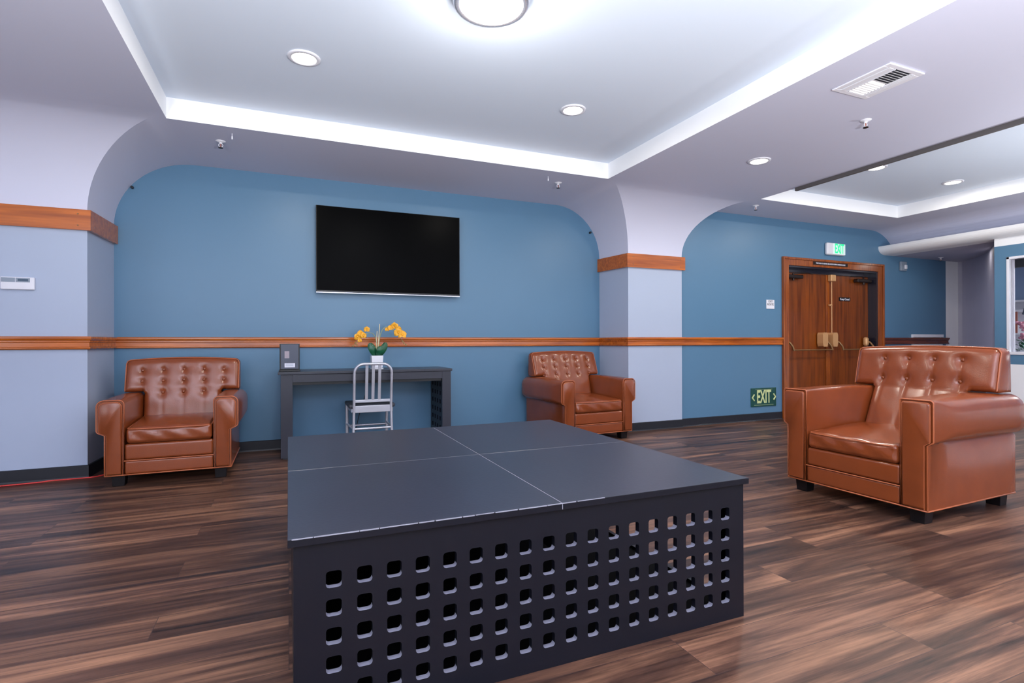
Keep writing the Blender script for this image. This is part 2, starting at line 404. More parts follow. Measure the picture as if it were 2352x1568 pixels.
# capital bands (wood)
def band(name, X0, X1, Yf, xw0, xw1, Yw0, Yw1, z0, z1, t=0.03, screws=()):
    m = MB(); e = 0.001
    fr = [(xw0-t, Yw0-e), (X0-t, Yf-t), (X1+t, Yf-t), (xw1+t, Yw1-e), (xw1+e, Yw1-e), (X1+e, Yf-e), (X0-e, Yf-e), (xw0-e, Yw0-e)]
    for a, b, c, d in ((0,1,6,7), (1,2,5,6), (2,3,4,5)):
        q = [fr[i] for i in (a, b, c, d)]
        m.add([(x,y,z0) for x,y in q]+[(x,y,z1) for x,y in q], [(3,2,1,0),(4,5,6,7),(0,1,5,4),(1,2,6,5),(2,3,7,6),(3,0,4,7)])
    o = struct(m.build(name, M_trimwood, bevel=0.002))
    for x, y, ax in screws:
        for z in (z0+0.035, z1-0.035):
            s = MB()
            if ax == 'y': s.lathe([(0.006, 0), (0.004, 0.003)], (x, y, z), 8, axis='y')
            else: s.tube([(x, y, z), (x+ax*0.003, y, z)], 0.006, 8)
            s.build('screw_head', M_bar, o)
    return o
band('trim_3', LX0, LX1, LY, LX0, -1.40, YT, YT, 1.895, 2.052, screws=((LX1-0.05, LY-0.03, 'y'), (LX1+0.03, LY+0.04, 1)))
band('trim_4', PX0, PX1, PY, 3.535, PX1, YT, YD, 1.888, 2.045, screws=((PX1-0.04, PY-0.03, 'y'), (PX0+0.05, PY-0.03, 'y'), (PX0-0.03, PY+0.05, -1)))
# chair rail: one run per wall stretch, moulded profile (d outward, z)
RP = [(0, .985), (.020, .985), (.026, .992), (.026, 1.000), (.016, 1.004), (.014, 1.036), (.022, 1.042), (.022, 1.052), (.030, 1.056), (.034, 1.066), (.034, 1.079), (.026, 1.084), (0, 1.084)]
def rail(name, pts, m=M_trimwood, prof=RP):
    """pts: plan polyline walked left to right seen from the room, offset towards the viewer"""
    P = [Vector((p[0], p[1], 0)) for p in pts]; n = len(P); rows = []
    for i in range(n):
        d1 = (P[i]-P[i-1]).normalized() if i else (P[1]-P[0]).normalized()
        d2 = (P[i+1]-P[i]).normalized() if i < n-1 else d1
        n1 = Vector((d1.y, -d1.x, 0)); n2 = Vector((d2.y, -d2.x, 0)); b = (n1+n2).normalized(); k = 1/max(0.3, b.dot(n1))
        rows.append([tuple(P[i]+b*k*(d+0.001)+Vector((0, 0, z))) for d, z in prof])
    mb = MB(); k = len(prof)
    for a, b in zip(rows[:-1], rows[1:]):
        mb.add(a+b, [(j, (j+1) % k, k+(j+1) % k, k+j) for j in range(k)])
    mb.add(rows[0], [tuple(range(k))]); mb.add(rows[-1], [tuple(range(k-1, -1, -1))])
    return struct(mb.build(name, m, recalc=True))
rail('trim_5', [(-3.6, YT), (LX0, YT), (LX0, LY), (LX1, LY), (-1.40, YT), (3.535, YT), (PX0, PY), (PX1, PY), (PX1, YD), (6.075, YD)])
M_trimdark = wood('dark_wood_rail', srgb(84, 36, 18), srgb(120, 56, 30), 0, 0.25)
rail('trim_6', [(8.135, YD), (9.74, YD)], M_trimdark)
BP = [(0, 0), (.012, 0), (.008, .012), (.008, .092), (0, .097)]
rail('baseboard_back', [(-3.6, YT), (LX0, YT), (LX0, LY), (LX1, LY), (-1.40, YT), (3.535, YT), (PX0, PY), (PX1, PY), (PX1, YD), (6.075, YD)], M_black, BP)
rail('baseboard_right', [(8.135, YD), (10.03, YD)], M_black, BP)
rail('baseboard_window_side', [(RX, RY), (RX, -5)], M_black, BP)

# ---- window in the right wall with the room behind it
win = bpy.data.objects.new('window_1', None); C.objects.link(win); struct(win)
f = MB()
for y0, y1, z0, z1 in ((wy0, wy1, wz1-0.03, wz1), (wy0, wy1, wz0, wz0+0.035), (wy0, wy0+0.03, wz0, wz1), (wy1-0.03, wy1, wz0, wz1)):
    f.box(RX-0.012, RX+0.06, y0, y1, z0, z1)
f.build('window_frame', M_plast, win, bevel=0.003)
f = MB(); f.box(RX+0.03, RX+0.036, wy0+0.03, wy1-0.03, wz0+0.035, wz1-0.03); f.build('pane', M_glass, win)
f = MB(); f.box(RX+0.06, RX+0.075, wy1-0.048, wy1-0.012, wz0+0.03, wz1-0.03); f.build('jamb_post', M_plast, win)
f = MB(); f.box(RX+0.08, RX+0.13, wy0+0.03, wy1-0.03, wz1-0.13, wz1-0.03); f.build('blind_cassette', M_black, win)
br_ = MB(); br_.box(11.4, 11.5, -5, 5.5, 0, 2.31); struct(br_.build('wall_office', M_bw))
br_ = MB(); br_.box(10.301, 11.4, 5.4, 5.5, 0, 2.31); struct(br_.build('wall_office_side', M_bw))
area('office_fill', (9.9, 2.2, 2.28), (0, 0, 0), 1.2, 0.6, 90, (0.95, 0.97, 1.0))  # unseen fill light added to brighten the room behind the window
area('alcove_fill', (8.9, 4.35, 2.295), (0, 0, 0), 0.15, 0.15, 1.5, (1, 0.95, 0.88))  # small unseen fill light added to lift the dark alcove
sh = thing('shelf_unit', 'white shelf unit with a reddish brown panel seen through the window', 'shelf', (11.2, 4.2, 0))
m = MB()
for z in (0.0, 0.40, 0.80, 1.13, 1.51, 1.67): m.box(-0.15, 0.15, -0.9, 0.85, z, z+0.03)
m.box(0.12, 0.15, -0.9, 0.85, 0.03, 1.67); m.box(-0.15, 0.15, 0.82, 0.85, 0.03, 1.67)
m.build('carcass', M_plast, sh, bevel=0.002)
m = MB(); m.box(-0.155, -0.14, 0.635, 0.71, 1.16, 1.51); m.build('door_panel', M_terracotta, sh)
# flowering plant on the sill of the office side
fp = thing('potted_flowers', 'pink flowering plant in a pot standing behind the window', 'plant', (8.9, 3.83, 0.80))
tb = thing('side_counter', 'narrow white counter behind the window carrying the pink flowers', 'counter', (8.9, 3.6, 0))
m = MB(); m.box(-0.18, 0.18, -0.6, 0.36, 0.74, 0.80); m.build('counter_top', M_plast, tb, bevel=0.003)
m = MB(); m.box(-0.15, 0.15, -0.58, 0.34, 0, 0.74); m.build('body', M_plast, tb)
m = MB(); m.lathe([(0.05, 0), (0.07, 0.11), (0.075, 0.12)], (0, 0, 0), 16); m.build('pot', M_plast, fp)
m = MB()
for i in range(34):
    a = random.uniform(0, 2*PI); r = random.uniform(0.02, 0.13); z = random.uniform(0.10, 0.26); p = Vector((r*math.cos(a), r*math.sin(a), z))
    d = Vector((math.cos(a), math.sin(a), random.uniform(-.3, .6))).normalized()*0.07; s_ = d.cross(Vector((0, 0, 1))).normalized()*0.022
    m.add([p-d*.5, p+s_, p+d, p-s_], [(0,1,2,3)])
m.build('leaves', M_leaf, fp)
m = MB()
for i in range(26):
    a = random.uniform(0, 2*PI); r = random.uniform(0.0, 0.09); z = random.uniform(0.24, 0.48)
    m.rbox(r*math.cos(a)-.018, r*math.cos(a)+.018, r*math.sin(a)-.018, r*math.sin(a)+.018, z-.016, z+.016, .015, k=1, q=2)
m.build('blossoms', M_pink, fp)
mn = thing('tilted_screen', 'dark tilted screen on a stand seen through the window', 'screen', (8.80, 3.60, 0.80))
m = MB(); m.tube([(0, 0, 0), (0, 0, 0.56)], 0.014); m.lathe([(0.09, 0), (0.09, 0.012)], (0, 0, 0), 20); m.build('stand', M_bronze, mn)
m = MB(); m.box(-0.012, 0.012, -0.17, 0.17, -0.11, 0.11); o = m.build('display', M_darkgrey, mn, bevel=0.004); o.location = (-0.02, 0, 0.62); o.rotation_euler = (0.35, -0.3, 0)

# ---- double door
door = bpy.data.objects.new('door_1', None); C.objects.link(door); struct(door)
door.location = (0, 0, 0)
YL = 5.275
f = MB()      # casing: jambs and head as one frame with a stepped profile
ci, co_ = 0.0, 0.115
for x0, x1, z0, z1 in ((DX0-co_, DX0, 0, DZ+0.11), (DX1, DX1+co_, 0, DZ+0.11), (DX0, DX1, DZ, DZ+0.11)):
    f.box(x0, x1, YD-0.022, YD-0.001, z0, z1)
for x0, x1, z0, z1 in ((DX0-co_, DX0-co_+0.03, 0, DZ+0.11), (DX1+co_-0.03, DX1+co_, 0, DZ+0.11), (DX0-co_+0.03, DX1+co_-0.03, DZ+0.08, DZ+0.11)):
    f.box(x0, x1, YD-0.036, YD-0.022, z0, z1)
f.build('door_frame', M_framewood, door, bevel=0.004)
f = MB()
f.box(DX0, DX0+0.02, YD-0.001, YL+0.05, 0, DZ); f.box(DX1-0.02, DX1, YD-0.001, YL+0.05, 0, DZ); f.box(DX0+0.02, DX1-0.02, YD-0.001, YL+0.05, DZ-0.02, DZ)
f.box(DX0+0.02, DX1-0.02, YL-0.03, YL+0.05, DZ-0.07, DZ-0.02)
M_jamb = mat('dark_polished_jamb', srgb(34, 34, 46), 0.18, coat=0.5)
f.build('jamb_lining', M_jamb, door)
xm = 7.085
def leaf(x0, x1):
    m = MB(); m.box(x0, x1, YL, YL+0.045, 0.01, DZ-0.072); return m.build('door_leaf', M_doorwood, door, bevel=0.002)
lf = leaf(DX0+0.022, xm-0.002); rt = leaf(xm+0.002, DX1-0.022)
m = MB(); m.box(xm+0.003, xm+0.075, YL-0.014, YL-0.0005, 0.01, DZ-0.075); m.build('astragal', M_framewood, rt, bevel=0.002)
def lock(x, par):
    m = MB(); w2, z0, z1 = 0.052, 0.955, 1.155
    pr = [(x-w2*.75, z0), (x+w2*.75, z0), (x+w2, z0+.05), (x+w2, z1-.03), (x+w2*.7, z1), (x-w2*.7, z1), (x-w2, z1-.03), (x-w2, z0+.05)]
    m.prism(pr, lambda p, q: (p, YL-0.105, q), lambda p, q: (p, YL-0.015, q))
    m.build('lock_case', M_brass, par, bevel=0.018, seg=4)
lock(6.95, lf); lock(7.155, rt)
def bar(x0, x1, par):
    m = MB()
    for x, s in ((x0, 1), (x1, 1)):
        m.tube([(x-0.07, YL-0.03, 1.03), (x-0.045, YL-0.07, 1.015), (x-0.015, YL-0.095, 0.96), (x, YL-0.10, 0.905)], 0.014)
    m.tube([(x0, YL-0.10, 0.912), (x1, YL-0.10, 0.912)], 0.010)
    m.build('panic_bar', M_bar, par)
bar(6.335, 7.10, lf); bar(7.325, 7.99, rt)
m = MB(); m.rbox(7.87, 7.94, YL-0.07, YL-0.001, 0.96, 1.09, 0.03, k=2); m.build('bar_bracket', M_brass, rt)
m = MB(); m.tube([(7.165, YL-0.04, 1.15), (7.165, YL-0.04, 1.90)], 0.007); m.rbox(7.12, 7.175, YL-0.05, YL-0.0145, 1.535, 1.56, 0.01, k=2); m.build('vertical_rod', M_brass, rt)
m = MB(); m.rbox(7.115, 7.215, YL-0.075, YL-0.0145, 1.885, 1.98, 0.012, k=2); m.build('top_latch', M_brass, rt)
def closer(x0, x1, par, flip):
    m = MB(); m.rbox(x0, x1, YL-0.075, YL-0.001, 1.895, 1.945, 0.012, k=2)
    m.lathe([(0.016, 0), (0.016, 0.03)], ((x0+x1)/2, YL-0.05, 1.868), 12)
    xa = (x0+x1)/2; xb = xa+(0.36 if not flip else -0.28)
    m.tube([(xa, YL-0.05, 1.945), (xa, YL-0.05, 1.965)], 0.012)
    m.tube([(xa, YL-0.05, 1.962), ((xa+xb)/2, YL-0.13, 1.968), (xb, YL-0.05, 1.974)], 0.008)
    m.build('door_closer', M_bronze, par)
closer(6.215, 6.56, lf, False); closer(7.68, 7.995, rt, True)

ks = thing('keep_closed_sign', 'small black sign reading Keep Closed on the right door leaf', 'sign', (7.49, YL, 1.643))
m = MB(); m.box(-0.12, 0.12, -0.006, -0.001, -0.027, 0.027); m.build('plate', M_tvb, ks)
text_mesh('lettering', 'Keep Closed', 0.042, M_label, ks, face_front(0, -0.0065, 0), 0.9, bold=0.0008)
hsn = thing('door_notice_strip', 'narrow strip of white lettering along the head of the door frame', 'sign', (7.0, YD-0.022, 2.108))
m = MB(); m.box(-0.35, 0.35, -0.003, -0.0005, -0.022, 0.022); m.build('backing', M_bronze, hsn)
text_mesh('lettering', 'THIS DOOR TO REMAIN UNLOCKED DURING BUSINESS HOURS', 0.026, M_label, hsn, face_front(0, -0.0035, 0), 0.80, depth=0.0006, bold=0.0008)

# exit signs and small wall devices
ex = thing('exit_sign', 'lit white exit sign with green letters above the double door', 'sign', (7.085, YD, 2.322))
m = MB(); m.rbox(-0.185, 0.185, -0.052, -0.001, -0.085, 0.085, 0.022, k=3); m.build('housing', M_plast, ex)
m = MB(); m.box(-0.075, 0.172, -0.056, -0.051, -0.075, 0.075); m.build('face', M_exitface, ex, bevel=0.002)
text_mesh('lettering', 'EXIT', 0.185, M_green, ex, face_front(0.048, -0.058, 0), 0.50, bold=0.004)
fx = thing('floor_level_exit_sign', 'dark green exit sign with pale letters and arrows low on the wall', 'sign', (5.738, YD, 0.302))
m = MB(); m.box(-0.222, 0.222, -0.010, -0.001, -0.122, 0.122); m.build('plate', M_dgreen, fx, bevel=0.003)
text_mesh('lettering', 'EXIT', 0.235, M_glow, fx, face_front(0, -0.0115, 0), 0.52, bold=0.006)
m = MB()
for s in (-1, 1):
    x = s*0.17; m.tube([(x, -0.012, 0.04), (x+s*0.035, -0.012, 0), (x, -0.012, -0.04)], 0.010, 6)
m.box(-0.17, 0.17, -0.0125, -0.0102, -0.101, -0.098); m.box(-0.15, 0.15, -0.0125, -0.0102, 0.101, 0.103)
m.build('arrows', M_glow, fx)
er = thing('exit_route_plate', 'small square white plate reading EXIT ROUTE left of the double door', 'sign', (5.865, YD, 1.52))
m = MB(); m.box(-0.072, 0.072, -0.008, -0.001, -0.06, 0.06); m.build('plate', M_plast, er, bevel=0.003)
text_mesh('lettering', 'EXIT\nROUTE', 0.040, M_ink, er, face_front(0, -0.0085, 0.018), 0.9)
st = thing('fire_strobe', 'small white wall strobe on the dark blue wall right of the door', 'alarm', (8.60, YD, 2.165))
m = MB(); m.rbox(-0.07, 0.07, -0.035, -0.001, -0.07, 0.07, 0.01, k=2); m.build('housing', M_cgrey, st)
m = MB(); m.rbox(-0.01, 0.04, -0.06, -0.0355, -0.045, 0.02, 0.01, k=2); m.build('flash_lens', M_plast, st)
wp = thing('wall_panel', 'flat white wall plate behind the dark chair rail right of the door', 'panel', (9.2, YD, 1.05))
m = MB(); m.box(-0.38, 0.38, -0.0009, 0.0, -0.085, 0.085); m.box(-0.38, 0.38, -0.034, -0.001, 0.038, 0.085); m.box(-0.38, 0.38, -0.02, -0.001, -0.085, -0.069); m.build('plate', M_plast, wp)
th = thing('thermostat', 'white wall thermostat with grey display on the left pilaster', 'thermostat', (-1.836, LY, 1.474))
m = MB(); m.rbox(-0.098, 0.098, -0.028, -0.001, -0.046, 0.046, 0.006, k=3); m.build('cover', M_plast, th)
m = MB(); m.box(-0.092, -0.012, -0.030, -0.0275, 0.008, 0.040); m.box(-0.008, 0.074, -0.030, -0.0275, 0.008, 0.040); m.build('trim_strip', M_cgrey, th)
m = MB(); m.box(0.004, 0.064, -0.032, -0.0295, 0.016, 0.032); m.build('display', M_lcd, th)
for nm, x, z, lb in (('wall_anchor', 3.395, 2.362, 'tiny black anchor in the cove at the right end of the blue wall'), ('wall_anchor', -1.262, 2.40, 'tiny black anchor in the cove at the left end of the blue wall')):
    m = MB(); m.rbox(x-0.010, x+0.010, YT-0.040, YT-0.002, z-0.012, z+0.012, 0.008, k=1, q=3); tag(m.build(nm, M_black), lb, 'anchor')

# ================================================================ TELEVISION
tv = thing('television', 'large black flat television mounted on the blue wall', 'television', (0.985, 5.54, 1.957))
m = MB(); m.box(-0.733, 0.733, 0.0, 0.035, -0.425, 0.425); m.build('bezel', M_tvb, tv, bevel=0.004)
m = MB(); m.box(-0.727, 0.727, -0.002, -0.0003, -0.410, 0.420); m.build('screen', M_tv, tv)
m = MB(); m.box(-0.733, 0.733, -0.003, 0.03, -0.434, -0.4255); m.build('bottom_trim', M_chrome, tv)
m = MB(); m.box(-0.45, 0.45, 0.0355, 0.078, -0.25, 0.2); m.build('wall_mount', M_tvb, tv)

# ================================================================ CEILING FITTINGS
def downlight(x, y, z, label, group):
    t = thing('recessed_light', label, 'ceiling light', (x, y, z), 0, group)
    m = MB(); m.lathe([(0.098, -0.0005), (0.096, -0.007), (0.074, -0.010), (0.072, -0.004)], (0, 0, 0), 32); m.build('trim_ring', M_plast, t)
    m = MB(); m.lathe([(0.071, -0.0045), (0.071, -0.0085)], (0, 0, 0), 32); m.build('diffuser', M_lens, t)
    area('lamp', (0, 0, -0.014), (0, 0, 0), 0.13, 0.13, P_DOWN, (1, 0.93, 0.82), 'DISK', t)
    return t
G = 'recessed ceiling lights'
downlight(0.095, 3.57, ZU, 'round recessed light in the big coffer, nearer the left pilaster', G)
downlight(2.02, 3.58, ZU, 'round recessed light in the big coffer, nearer its right back corner', G)
downlight(3.915, 3.55, ZC, 'round recessed light in the soffit between the two coffers, near the pilaster', G)
downlight(3.93, 1.55, ZC, 'round recessed light in the soffit, cut by the right picture edge', G)
downlight(5.57, 3.578, ZU, 'round recessed light in the far right coffer, nearer its left edge', G)
downlight(6.885, 3.58, ZU, 'round recessed light in the far right coffer, farthest to the right', G)
bl = thing('flush_ceiling_lamp', 'big round flush lamp with metal rim in the coffer centre', 'ceiling light', (0.965, 2.555, ZU))
m = MB(); m.lathe([(0.175, -0.0005), (0.192, -0.012), (0.197, -0.045), (0.188, -0.058), (0.166, -0.060), (0.162, -0.05)], (0, 0, 0), 48); m.build('metal_rim', M_chrome, bl)
m = MB(); m.lathe([(0.161, -0.052), (0.159, -0.062), (0.12, -0.076), (0.06, -0.083), (0.02, -0.084)], (0, 0, 0), 48); m.build('diffuser', M_biglens, bl)
lp = bpy.data.lights.new('lamp', 'POINT'); lp.energy = P_BIG; lp.shadow_soft_size = 0.12; lp.color = (1, 0.97, 0.93)
lo = bpy.data.objects.new('lamp', lp); C.objects.link(lo); lo.location = (0, 0, -0.24); lo.parent = bl

def sprinkler(x, y, z, label):
    t = thing('fire_sprinkler', label, 'sprinkler', (x, y, z), 0, 'ceiling sprinklers')
    m = MB(); m.lathe([(0.038, -0.0005), (0.036, -0.005), (0.020, -0.010), (0.012, -0.012), (0.011, -0.022)], (0, 0, 0), 20); m.build('escutcheon', M_plast, t)
    m = MB()
    for s in (-1, 1): m.tube([(s*0.010, 0, -0.020), (s*0.016, 0, -0.034), (s*0.006, 0, -0.05)], 0.003, 6)
    m.build('frame', M_plast, t)
    m = MB(); m.tube([(0, 0, -0.022), (0, 0, -0.048)], 0.0035, 8); m.build('bulb', M_terracotta, t)
    m = MB(); m.lathe([(0.006, -0.048), (0.018, -0.052), (0.018, -0.056)], (0, 0, 0), 12); m.build('deflector', M_bronze, t)
sprinkler(-0.50, 4.87, ZC, 'white sprinkler in the soffit above the left end of the blue wall')
sprinkler(2.55, 4.83, ZC, 'white sprinkler in the soffit near the right pilaster')
sprinkler(3.93, 2.60, ZC, 'white sprinkler in the soffit just behind the air vent')
sprinkler(5.17, 4.74, ZC, 'white sprinkler in the soffit above the wall left of the door')
sprinkler(9.2, 4.95, 2.31, 'white sprinkler in the low ceiling beyond the door')
for x, y, lb in ((-0.40, 4.66, 'thin white hook hanging from the soffit, left one'), (2.36, 4.68, 'thin white hook hanging from the soffit, right one')):
    m = MB(); m.tube([(x, y, ZC), (x, y, ZC-0.022)], 0.003, 6); m.tube([(x, y, ZC-0.022), (x, y, ZC-0.045)], 0.0055, 6); tag(m.build('ceiling_hook', M_plast), lb, 'hook')

vt = thing('air_vent', 'white louvred air vent set in the soffit', 'vent', (3.406, 2.182, ZC))
m = MB(); a, b = 0.163, 0.182; ia, ib = 0.125, 0.150
for x0, x1, y0, y1 in ((-a, a, -b, -ib), (-a, a, ib, b), (-a, -ia, -ib, ib), (ia, a, -ib, ib)): m.box(x0, x1, y0, y1, -0.010, -0.0005)
m.build('frame', M_plast, vt, bevel=0.003)
m = MB(); m.box(-ia, ia, -ib, ib, -0.0015, -0.0006); m.build('duct_opening', M_ink, vt)
for i in range(14):
    y = -ib+0.018+i*0.0203; za_, zb2 = (-0.013, -0.002) if i < 7 else (-0.002, -0.013)
    m = MB(); lo = [(-0.058, y-0.0095, za_), (0.084, y-0.0095, za_), (0.084, y+0.0095, zb2), (-0.058, y+0.0095, zb2)]
    m.add(lo+[(p[0], p[1], p[2]+0.0012) for p in lo], [(0,3,2,1),(4,5,6,7),(0,1,5,4),(1,2,6,5),(2,3,7,6),(3,0,4,7)]); m.build('louvre', M_white, vt)
m = MB(); m.box(-0.118, -0.080, -ib, ib, -0.012, -0.004); m.box(-0.070, -0.062, -ib, ib, -0.012, -0.004); m.box(0.088, 0.098, -ib, ib, -0.012, -0.004); m.box(0.106, 0.118, -ib, ib, -0.012, -0.004); m.build('side_vanes', M_plast, vt)

# ================================================================ STAGE PLATFORM
def perforated(mb, u0, u1, z0, z1, cols, rows, us, zs, pitch_u, pitch_z, hu, hz, plane, t, r=0.009, mi=0, mh=1):
    """panel u0..u1 x z0..z1 with rounded square holes; plane(u, z, d)->3d, d in 0..t"""
    def loop(cu, cz):
        L = []
        for sx, sz, a0 in ((1, 1, 0), (-1, 1, 90), (-1, -1, 180), (1, -1, 270)):
            for k in range(4):
                a = math.radians(a0+30*k); L.append((cu+sx*(hu/2-r)+r*math.cos(a), cz+sz*(hz/2-r)+r*math.sin(a)))
        return L
    for d, flip in ((0, False), (t, True)):
        def face(pts, mi=mi):
            P = [plane(p, q, d) for p, q in pts]
            if flip: P.reverse()
            mb.poly(P, mi)
        ua, ub = us-pitch_u/2, us+pitch_u*(cols-0.5); za, zb = zs-pitch_z/2, zs+pitch_z*(rows-0.5)
        for x0, x1, y0, y1 in ((u0, ua, z0, z1), (ub, u1, z0, z1), (ua, ub, z0, za), (ua, ub, zb, z1)): face([(x0,y0),(x1,y0),(x1,y1),(x0,y1)])
        for i in range(cols):
            for j in range(rows):
                cu, cz = us+i*pitch_u, zs+j*pitch_z; L = loop(cu, cz)
                cs = [(cu+pitch_u/2, cz+pitch_z/2), (cu-pitch_u/2, cz+pitch_z/2), (cu-pitch_u/2, cz-pitch_z/2), (cu+pitch_u/2, cz-pitch_z/2)]
                for q in range(4):
                    c = cs[q]; seg = L[q*4:q*4+4]
                    for k in range(3): face([c, seg[k+1], seg[k]])
                    nc = cs[(q+1) % 4]; face([c, nc, L[(q*4+4) % 16], seg[3]])
    for i in range(cols):
        for j in range(rows):
            L = loop(us+i*pitch_u, zs+j*pitch_z)
            ring = [(k, (k+1) % 16, 16+(k+1) % 16, 16+k) for k in range(16)]; P2 = [plane(p, q, 0) for p, q in L]+[plane(p, q, t) for p, q in L]
            mb.add(P2, ring[:8]+ring[15:], mi, True); mb.add(P2, ring[8:15], mh, True)      # lower lip of each hole coloured lighter, as if lit from above
    for (a, b) in (((u0,z0),(u1,z0)), ((u1,z0),(u1,z1)), ((u1,z1),(u0,z1)), ((u0,z1),(u0,z0))):
        mb.quad(plane(*a, 0), plane(*a, t), plane(*b, t), plane(*b, 0), mi)
SX, SY, SZ = 1.592, 1.642, 0.52
sg = thing('stage_platform', 'low square charcoal platform with rows of square holes in its front', 'platform', (-0.003, 1.492, 0))
e = 0.014
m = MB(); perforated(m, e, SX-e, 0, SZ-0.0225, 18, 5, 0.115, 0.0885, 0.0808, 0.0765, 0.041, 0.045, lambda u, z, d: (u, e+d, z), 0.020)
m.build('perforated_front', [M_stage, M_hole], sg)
m = MB(); m.box(e, SX-e, SY-e-0.02, SY-e, 0, SZ-0.0225); m.build('rear_panel', M_stage, sg)
m = MB(); m.box(e, e+0.02, e+0.02, SY-e-0.02, 0, SZ-0.0225); m.build('side_panel', M_stage, sg)
m = MB()
for y0, y1, z0, z1 in ((e+0.02, e+0.14, 0, SZ-0.0225), (SY-e-0.14, SY-e-0.02, 0, SZ-0.0225), (e+0.14, SY-e-0.14, SZ-0.10, SZ-0.0225), (e+0.14, SY-e-0.14, 0, 0.03)): m.box(SX-e-0.02, SX-e, y0, y1, z0, z1)
m.build('side_frame', M_stage, sg)
m = MB(); m.box(SX/2-0.01, SX/2+0.01, e+0.02, SY-e-0.02, SZ-0.16, SZ-0.0225); m.box(e+0.02, SX-e-0.02, SY/2-0.01, SY/2+0.01, SZ-0.16, SZ-0.0225); m.build('joists', M_stage, sg)
m = MB(); m.box(e+0.021, SX-e-0.021, e+0.021, SY-e-0.021, 0.004, 0.016); m.build('interior_shade_panel', M_inner, sg)  # black sheet added to darken the inside, where only shade lies
g = 0.0012
for x0, x1, y0, y1 in ((0, SX/2+0.008-g, 0, 0.80-g), (SX/2+0.008+g, SX, 0, 0.80-g), (0, SX/2+0.008-g, 0.80+g, SY), (SX/2+0.008+g, SX, 0.80+g, SY)):
    m = MB(); m.box(x0, x1, y0, y1, SZ-0.022, SZ); m.m = [1, 0, 1, 1, 1, 1]; m.build('deck_board', [M_top, M_stage], sg, bevel=0.0015, seg=2)  # board sides take the darker coat, their shade put into the colour
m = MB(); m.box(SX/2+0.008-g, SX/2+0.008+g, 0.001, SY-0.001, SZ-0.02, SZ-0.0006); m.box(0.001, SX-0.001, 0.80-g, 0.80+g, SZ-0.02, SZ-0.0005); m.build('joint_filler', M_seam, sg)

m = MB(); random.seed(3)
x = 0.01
while x < 0.95:      # highlight on the deck's front edge, painted as pale rubbed strips
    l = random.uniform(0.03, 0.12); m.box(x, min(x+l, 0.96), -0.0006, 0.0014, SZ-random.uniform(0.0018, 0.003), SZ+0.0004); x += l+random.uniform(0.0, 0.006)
m.build('worn_glint_edge', M_seam, sg); m = MB()
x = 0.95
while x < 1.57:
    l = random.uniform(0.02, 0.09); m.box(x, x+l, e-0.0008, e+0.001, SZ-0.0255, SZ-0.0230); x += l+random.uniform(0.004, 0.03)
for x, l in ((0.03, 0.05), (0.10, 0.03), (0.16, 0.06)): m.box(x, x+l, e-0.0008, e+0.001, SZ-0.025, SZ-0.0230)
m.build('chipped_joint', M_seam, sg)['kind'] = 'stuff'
# ================================================================ DESK
dk = thing('desk', 'charcoal painted desk with thick square legs against the blue wall', 'desk', (-0.063, 5.10, 0))
DW, DD = 1.55, 0.46
m = MB(); m.box(-0.022, DW+0.012, -0.012, DD+0.03, 0.748, 0.772); m.build('desk_top', M_top, dk, bevel=0.003)
def leg_panel(x0, x1):
    for y0, y1 in ((0.0, 0.022), (DD-0.022, DD)):
        m = MB(); m.box(x0, x1, y0, y1, 0.012, 0.747); m.build('leg', M_desk, dk, bevel=0.0015)
leg_panel(0, 0.098); leg_panel(DW-0.088, DW)
m = MB(); m.box(0.0985, DW-0.0885, 0.0, 0.022, 0.677, 0.747); m.build('front_rail', M_desk, dk, bevel=0.001)
m = MB(); m.box(0.0985, DW-0.0885, 0.024, 0.10, 0.652, 0.747); m.box(0.0985, DW-0.0885, DD-0.022, DD, 0.677, 0.747); m.build('inner_rail', M_tvb, dk)  # inner rails coloured black, putting the shade under the top into the paint
for x in (0.076, DW-0.066-0.022):
    m = MB(); perforated(m, 0.023, DD-0.023, 0.014, 0.746, 4, 7, 0.085, 0.10, 0.0965, 0.085, 0.041, 0.045, lambda u, z, d, x=x: (x+d, u, z), 0.02)
    m.build('perforated_side', [M_stage, M_stage], dk)
    xo = x-0.012 if x < 0.5 else x+0.0205
    m = MB(); m.box(xo, xo+0.0115, 0.023, DD-0.023, 0.014, 0.746); m.build('side_lining', M_tvb, dk)
for x in (0.02, DW-0.07):
    for y in (0.002, DD-0.03): m = MB(); m.box(x, x+0.05, y, y+0.028, 0, 0.012); m.build('foot', M_black, dk)
bx = thing('display_box', 'small dark grey metal box with foil and white labels standing on the desk', 'box', (0.012, 5.21, 0.773))
m = MB(); m.box(-0.088, 0.088, -0.02, 0.075, 0, 0.014); m.build('base', M_tvb, bx, bevel=0.002)
m = MB(); m.box(-0.084, 0.084, -0.012, 0.035, 0.0145, 0.250); m.build('body', M_tvb, bx, bevel=0.003)
m = MB(); m.box(-0.073, 0.073, -0.015, -0.012, 0.022, 0.242); m.build('back_plate', M_darkgrey, bx, bevel=0.001)
m = MB(); m.box(-0.043, -0.004, -0.0165, -0.0152, 0.118, 0.182); m.build('foil_label', M_foil, bx)
m = MB(); m.box(-0.043, 0.044, -0.0165, -0.0152, 0.036, 0.074); m.build('white_label', M_label, bx)
m = MB()
for z in (0.066, 0.058, 0.050): m.box(-0.036, 0.03, -0.0168, -0.0166, z-0.0015, z+0.0015)
m.build('label_print', M_cgrey, bx)

